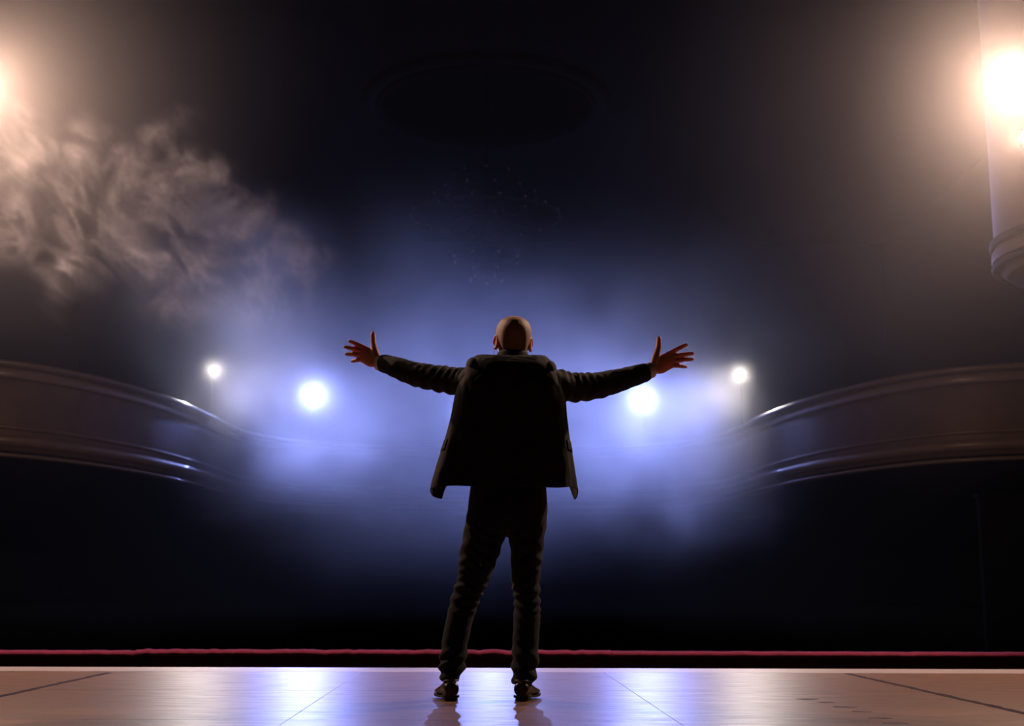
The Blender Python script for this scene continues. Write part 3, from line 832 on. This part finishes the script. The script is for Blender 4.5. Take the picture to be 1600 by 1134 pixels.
# --- shoes: heel towards the camera, toes turned out
def shoe(heel_px, yaw):
    h = unp(heel_px, 1096, 6.075)
    h = Vector((h.x, 6.075 + 0.036, 0.0))
    R = Matrix.Rotation(math.radians(yaw), 3, 'Z')
    def P3(x, y, z): return h + R @ Vector((x, y, z))
    # stations along the foot: y, half width, height of the upper
    st = [(-0.034, 0.016, 0.060), (-0.030, 0.030, 0.078), (-0.012, 0.036, 0.088), (0.02, 0.038, 0.092), (0.06, 0.038, 0.090), (0.10, 0.041, 0.078), (0.14, 0.047, 0.064), (0.18, 0.050, 0.052), (0.215, 0.046, 0.043), (0.24, 0.034, 0.036), (0.252, 0.016, 0.028)]
    Q = catmull(st, 36); rr = []
    for y, w, hh in Q:
        zb = 0.024 + 0.010 * max(0, (y - 0.12) / 0.13) ** 2 - 0.008 * min(1, max(0, (y - 0.02) / 0.06))
        ring = []
        for t in np.linspace(0, 2 * PI, 24, endpoint=False):
            c, s = math.cos(t), math.sin(t)
            zz = zb + (hh - zb) * (0.5 + 0.5 * s)
            tap = 1 - 0.30 * max(0, s) ** 2 if y > 0.07 else 1 - 0.18 * max(0, s) ** 2
            ring.append(P3(w * tap * math.copysign(abs(c) ** 0.7, c), y, zz))
        rr.append(ring)
    up = MB().rings(rr)
    s_o = part('shoe', up, M['leather'], man); s_o['label'] = 'brown leather dress shoe'
    so = MB(); rr = []
    for y, w, hh in Q:
        zt = 0.026 + 0.010 * max(0, (y - 0.12) / 0.13) ** 2 - 0.008 * min(1, max(0, (y - 0.02) / 0.06))
        zb = zt - 0.010
        w2 = w + 0.0015
        rr.append([P3(-w2, y * 1.02, zb), P3(w2, y * 1.02, zb), P3(w2, y * 1.02, zt), P3(-w2, y * 1.02, zt)])
    so.rings(rr); part('welt_sole', so, M['sole'], s_o, False)
    hl = MB(); rr = []
    for z, g in ((0.0, 0.002), (0.018, 0.0)):
        rr.append([P3((0.031 + g) * math.sin(t), 0.004 + (0.040 + g) * -math.cos(t) if abs(t) < PI / 2 else 0.052, z) for t in np.linspace(-PI / 2, PI / 2, 15)] + [P3(0.031 + g, 0.045, z), P3(-0.031 - g, 0.045, z)])
    hl.rings(rr); part('heel', hl, M['sole'], s_o, False)
    tp = MB().tube([P3(0.033 * math.cos(t), 0.012 + 0.046 * math.sin(t), 0.089 - 0.004 * math.sin(t)) for t in np.linspace(0, 2 * PI, 25)], 0.0035, 8)
    part('top_line', tp, M['leather'], s_o)
shoe(704, 10)
shoe(816, -13)


# ------------------------------------------------------------------ stage smoke and haze (real volumes)
def smoke_material(name, factor, g, col=(1, 1, 1), step=1.0):
    m = bpy.data.materials.new(name); m.use_nodes = True; nt = m.node_tree
    nt.nodes.clear()
    out = nt.nodes.new('ShaderNodeOutputMaterial'); vs = nt.nodes.new('ShaderNodeVolumeScatter'); vi = nt.nodes.new('ShaderNodeVolumeInfo'); mu = nt.nodes.new('ShaderNodeMath')
    mu.operation = 'MULTIPLY'; mu.inputs[1].default_value = factor
    nt.links.new(vi.outputs['Density'], mu.inputs[0]); nt.links.new(mu.outputs[0], vs.inputs['Density'])
    vs.inputs['Anisotropy'].default_value = g; vs.inputs['Color'].default_value = (*col, 1)
    nt.links.new(vs.outputs[0], out.inputs['Volume'])
    m.cycles.volume_step_rate = step
    return m

class GN:
    """density field for a Volume Cube node"""
    def __init__(s, name):
        s.t = bpy.data.node_groups.new(name, 'GeometryNodeTree')
        s.t.interface.new_socket('Geometry', in_out='OUTPUT', socket_type='NodeSocketGeometry')
        s.pos = s.t.nodes.new('GeometryNodeInputPosition').outputs[0]
    def put(s, sock, v):
        if isinstance(v, (int, float)): sock.default_value = v
        elif isinstance(v, (tuple, list, Vector)): sock.default_value = tuple(v)
        else: s.t.links.new(v, sock)
    def m(s, op, *a, clamp=False):
        n = s.t.nodes.new('ShaderNodeMath'); n.operation = op; n.use_clamp = clamp
        for k, v in enumerate(a): s.put(n.inputs[k], v)
        return n.outputs[0]
    def v(s, op, *a):
        n = s.t.nodes.new('ShaderNodeVectorMath'); n.operation = op
        for k, q in enumerate(a):
            if op == 'SCALE' and k == 1: s.put(n.inputs['Scale'], q)
            else: s.put(n.inputs[k], q)
        return n.outputs['Value'] if op in ('LENGTH', 'DOT_PRODUCT', 'DISTANCE') else n.outputs[0]
    def noise(s, vec, scale, detail=4, rough=0.55, dist=0.0, color=False):
        n = s.t.nodes.new('ShaderNodeTexNoise'); s.put(n.inputs['Vector'], vec)
        n.inputs['Scale'].default_value = scale; n.inputs['Detail'].default_value = detail
        n.inputs['Roughness'].default_value = rough; n.inputs['Distortion'].default_value = dist
        return n.outputs[1 if color else 0]
    def ramp(s, x, a, b, lo=0.0, hi=1.0):
        n = s.t.nodes.new('ShaderNodeMapRange'); n.interpolation_type = 'SMOOTHSTEP'
        s.put(n.inputs[0], x)
        for k, q in enumerate((a, b, lo, hi)): n.inputs[k + 1].default_value = q
        return n.outputs[0]
    def blob(s, c, r, soft=0.0, vec=None):
        """1 in the middle of an ellipsoid, 0 at its edge"""
        d = s.v('LENGTH', s.v('DIVIDE', s.v('SUBTRACT', vec or s.pos, c), r))
        return s.ramp(d, 1.0, soft)
    def add(s, *a):
        o = a[0]
        for q in a[1:]: o = s.m('ADD', o, q)
        return o
    def mul(s, *a):
        o = a[0]
        for q in a[1:]: o = s.m('MULTIPLY', o, q)
        return o
    def finish(s, name, dens, lo, hi, res, material, label):
        vc = s.t.nodes.new('GeometryNodeVolumeCube'); s.put(vc.inputs['Density'], dens)
        vc.inputs['Min'].default_value = lo; vc.inputs['Max'].default_value = hi
        for k, ax in enumerate('XYZ'): vc.inputs['Resolution ' + ax].default_value = max(2, int((hi[k] - lo[k]) / res))
        sm = s.t.nodes.new('GeometryNodeSetMaterial'); sm.inputs['Material'].default_value = material
        out = s.t.nodes.new('NodeGroupOutput')
        s.t.links.new(vc.outputs[0], sm.inputs[0]); s.t.links.new(sm.outputs[0], out.inputs[0])
        vol = bpy.data.volumes.new(name); vol.materials.append(material)
        o = bpy.data.objects.new(name, vol); C.objects.link(o)
        md = o.modifiers.new('density', 'NODES'); md.node_group = s.t
        tag(o, label, 'smoke', None, 'stuff')
        return o

# haze that fills the hall, thick in the middle in front of the back balcony
g = GN('hall_haze')
warp = g.v('ADD', g.pos, g.v('SCALE', g.v('SUBTRACT', g.noise(g.pos, 0.35, 2, color=True), (0.5, 0.5, 0.5)), 2.6))
n1 = g.noise(warp, 0.55, 5, 0.62)
core = g.blob((0.2, 22.5, 3.6), (6.3, 9.0, 3.5), 0.05, warp)
puff = g.ramp(n1, 0.36, 0.64, 0.15, 1.75)
right = g.mul(g.blob((3.6, 25.0, 3.0), (2.5, 4.5, 2.2), 0.1, warp), g.ramp(n1, 0.40, 0.62, 0.05, 1.9))
left = g.mul(g.blob((-3.6, 25.0, 3.3), (2.8, 4.5, 1.9), 0.1, warp), g.ramp(n1, 0.40, 0.62, 0.1, 1.9))
side = g.m('ADD', g.blob((-4.0, 9.6, 4.0), (3.0, 3.2, 3.0), 0.0, warp), g.blob((4.0, 9.6, 4.0), (3.2, 3.2, 3.2), 0.0, warp))
back = g.blob((0.0, 30.0, 5.0), (9.5, 3.4, 2.4), 0.0)
near = None
for px_, py_, y_, r_, q_ in ((333, 578, 27.6, 1.0, 0.045), (1158, 585, 27.6, 0.9, 0.06), (1106, 640, 26.2, 1.15, 0.32), (488, 617, 30.3, 1.3, 0.035), (1006, 624, 30.3, 1.3, 0.035), (1600, 125, 9.9, 1.7, 0.028), (-30, 150, 9.8, 1.4, 0.012)):
    q = g.mul(g.blob(unp(px_, py_, y_), (r_, r_, r_), 0.0), q_)
    near = q if near is None else g.m('ADD', near, q)
upl = g.mul(g.blob((-4.2, 20.0, 5.0), (2.5, 4.0, 2.1), 0.0, warp), g.ramp(n1, 0.38, 0.62, 0.3, 1.5))
dens = g.add(g.mul(core, puff, 0.05), g.mul(right, 0.15), g.mul(left, 0.12), g.mul(side, 0.022), g.mul(back, 0.05), g.mul(upl, 0.075), near, 0.0006)
g.finish('hall_haze', dens, (-8.4, 7.4, 0.3), (8.4, 33.2, 9.9), 0.3, smoke_material('haze', 1.0, 0.55, step=2.6), 'blue lit stage haze hanging in the middle of the hall')

# curling wisps at the upper left, nearer to the stage
g = GN('smoke_wisps')
pp = g.v('MULTIPLY', g.pos, (1.0, 0.18, 1.0))
w1 = g.v('ADD', pp, g.v('SCALE', g.v('SUBTRACT', g.noise(pp, 0.8, 2, color=True), (0.5, 0.5, 0.5)), 1.5))
w2 = g.v('ADD', w1, g.v('SCALE', g.v('SUBTRACT', g.noise(w1, 2.6, 3, color=True), (0.5, 0.5, 0.5)), 0.6))
rid = g.m('SUBTRACT', 1.0, g.m('MULTIPLY', g.m('ABSOLUTE', g.m('SUBTRACT', g.noise(w2, 3.6, 5, 0.62), 0.5)), 13.0), clamp=True)
soft = g.ramp(g.noise(w2, 2.6, 6, 0.68), 0.46, 0.72, 0.0, 1.0)
wm = g.v('ADD', g.pos, g.v('SCALE', g.v('SUBTRACT', g.noise(pp, 2.0, 5, color=True), (0.5, 0.5, 0.5)), 1.0))
a0, a1 = unp(-20, 190, 11.5), unp(400, 480, 11.5)
ax = (a1 - a0).normalized()
mask = None
for px_, py_, r_ in ((10, 250, 0.55), (90, 210, 0.5), (190, 270, 0.6), (290, 330, 0.65), (120, 340, 0.65), (30, 350, 0.6), (230, 410, 0.65), (330, 430, 0.7), (400, 450, 0.55), (120, 420, 0.5), (265, 205, 0.38), (330, 265, 0.4), (445, 420, 0.45), (370, 350, 0.5)):
    q = g.blob(unp(px_, py_, 9.2), (r_ * 0.82, 0.3, r_ * 0.82), 0.0, wm)
    mask = q if mask is None else g.m('MAXIMUM', mask, q)
dens = g.mul(mask, g.add(g.mul(g.m('POWER', rid, 1.5), 0.55), g.mul(soft, 0.75), 0.04))
lo, hi = unp(-60, 600, 9.2), unp(560, 60, 9.2)
g.finish('smoke_wisps', dens, (lo.x - 0.2, 8.75, lo.z), (hi.x + 0.2, 9.65, hi.z + 0.2), 0.022, smoke_material('wisps', 0.9, 0.3, step=3.0), 'pale curling wisps of smoke at the upper left')
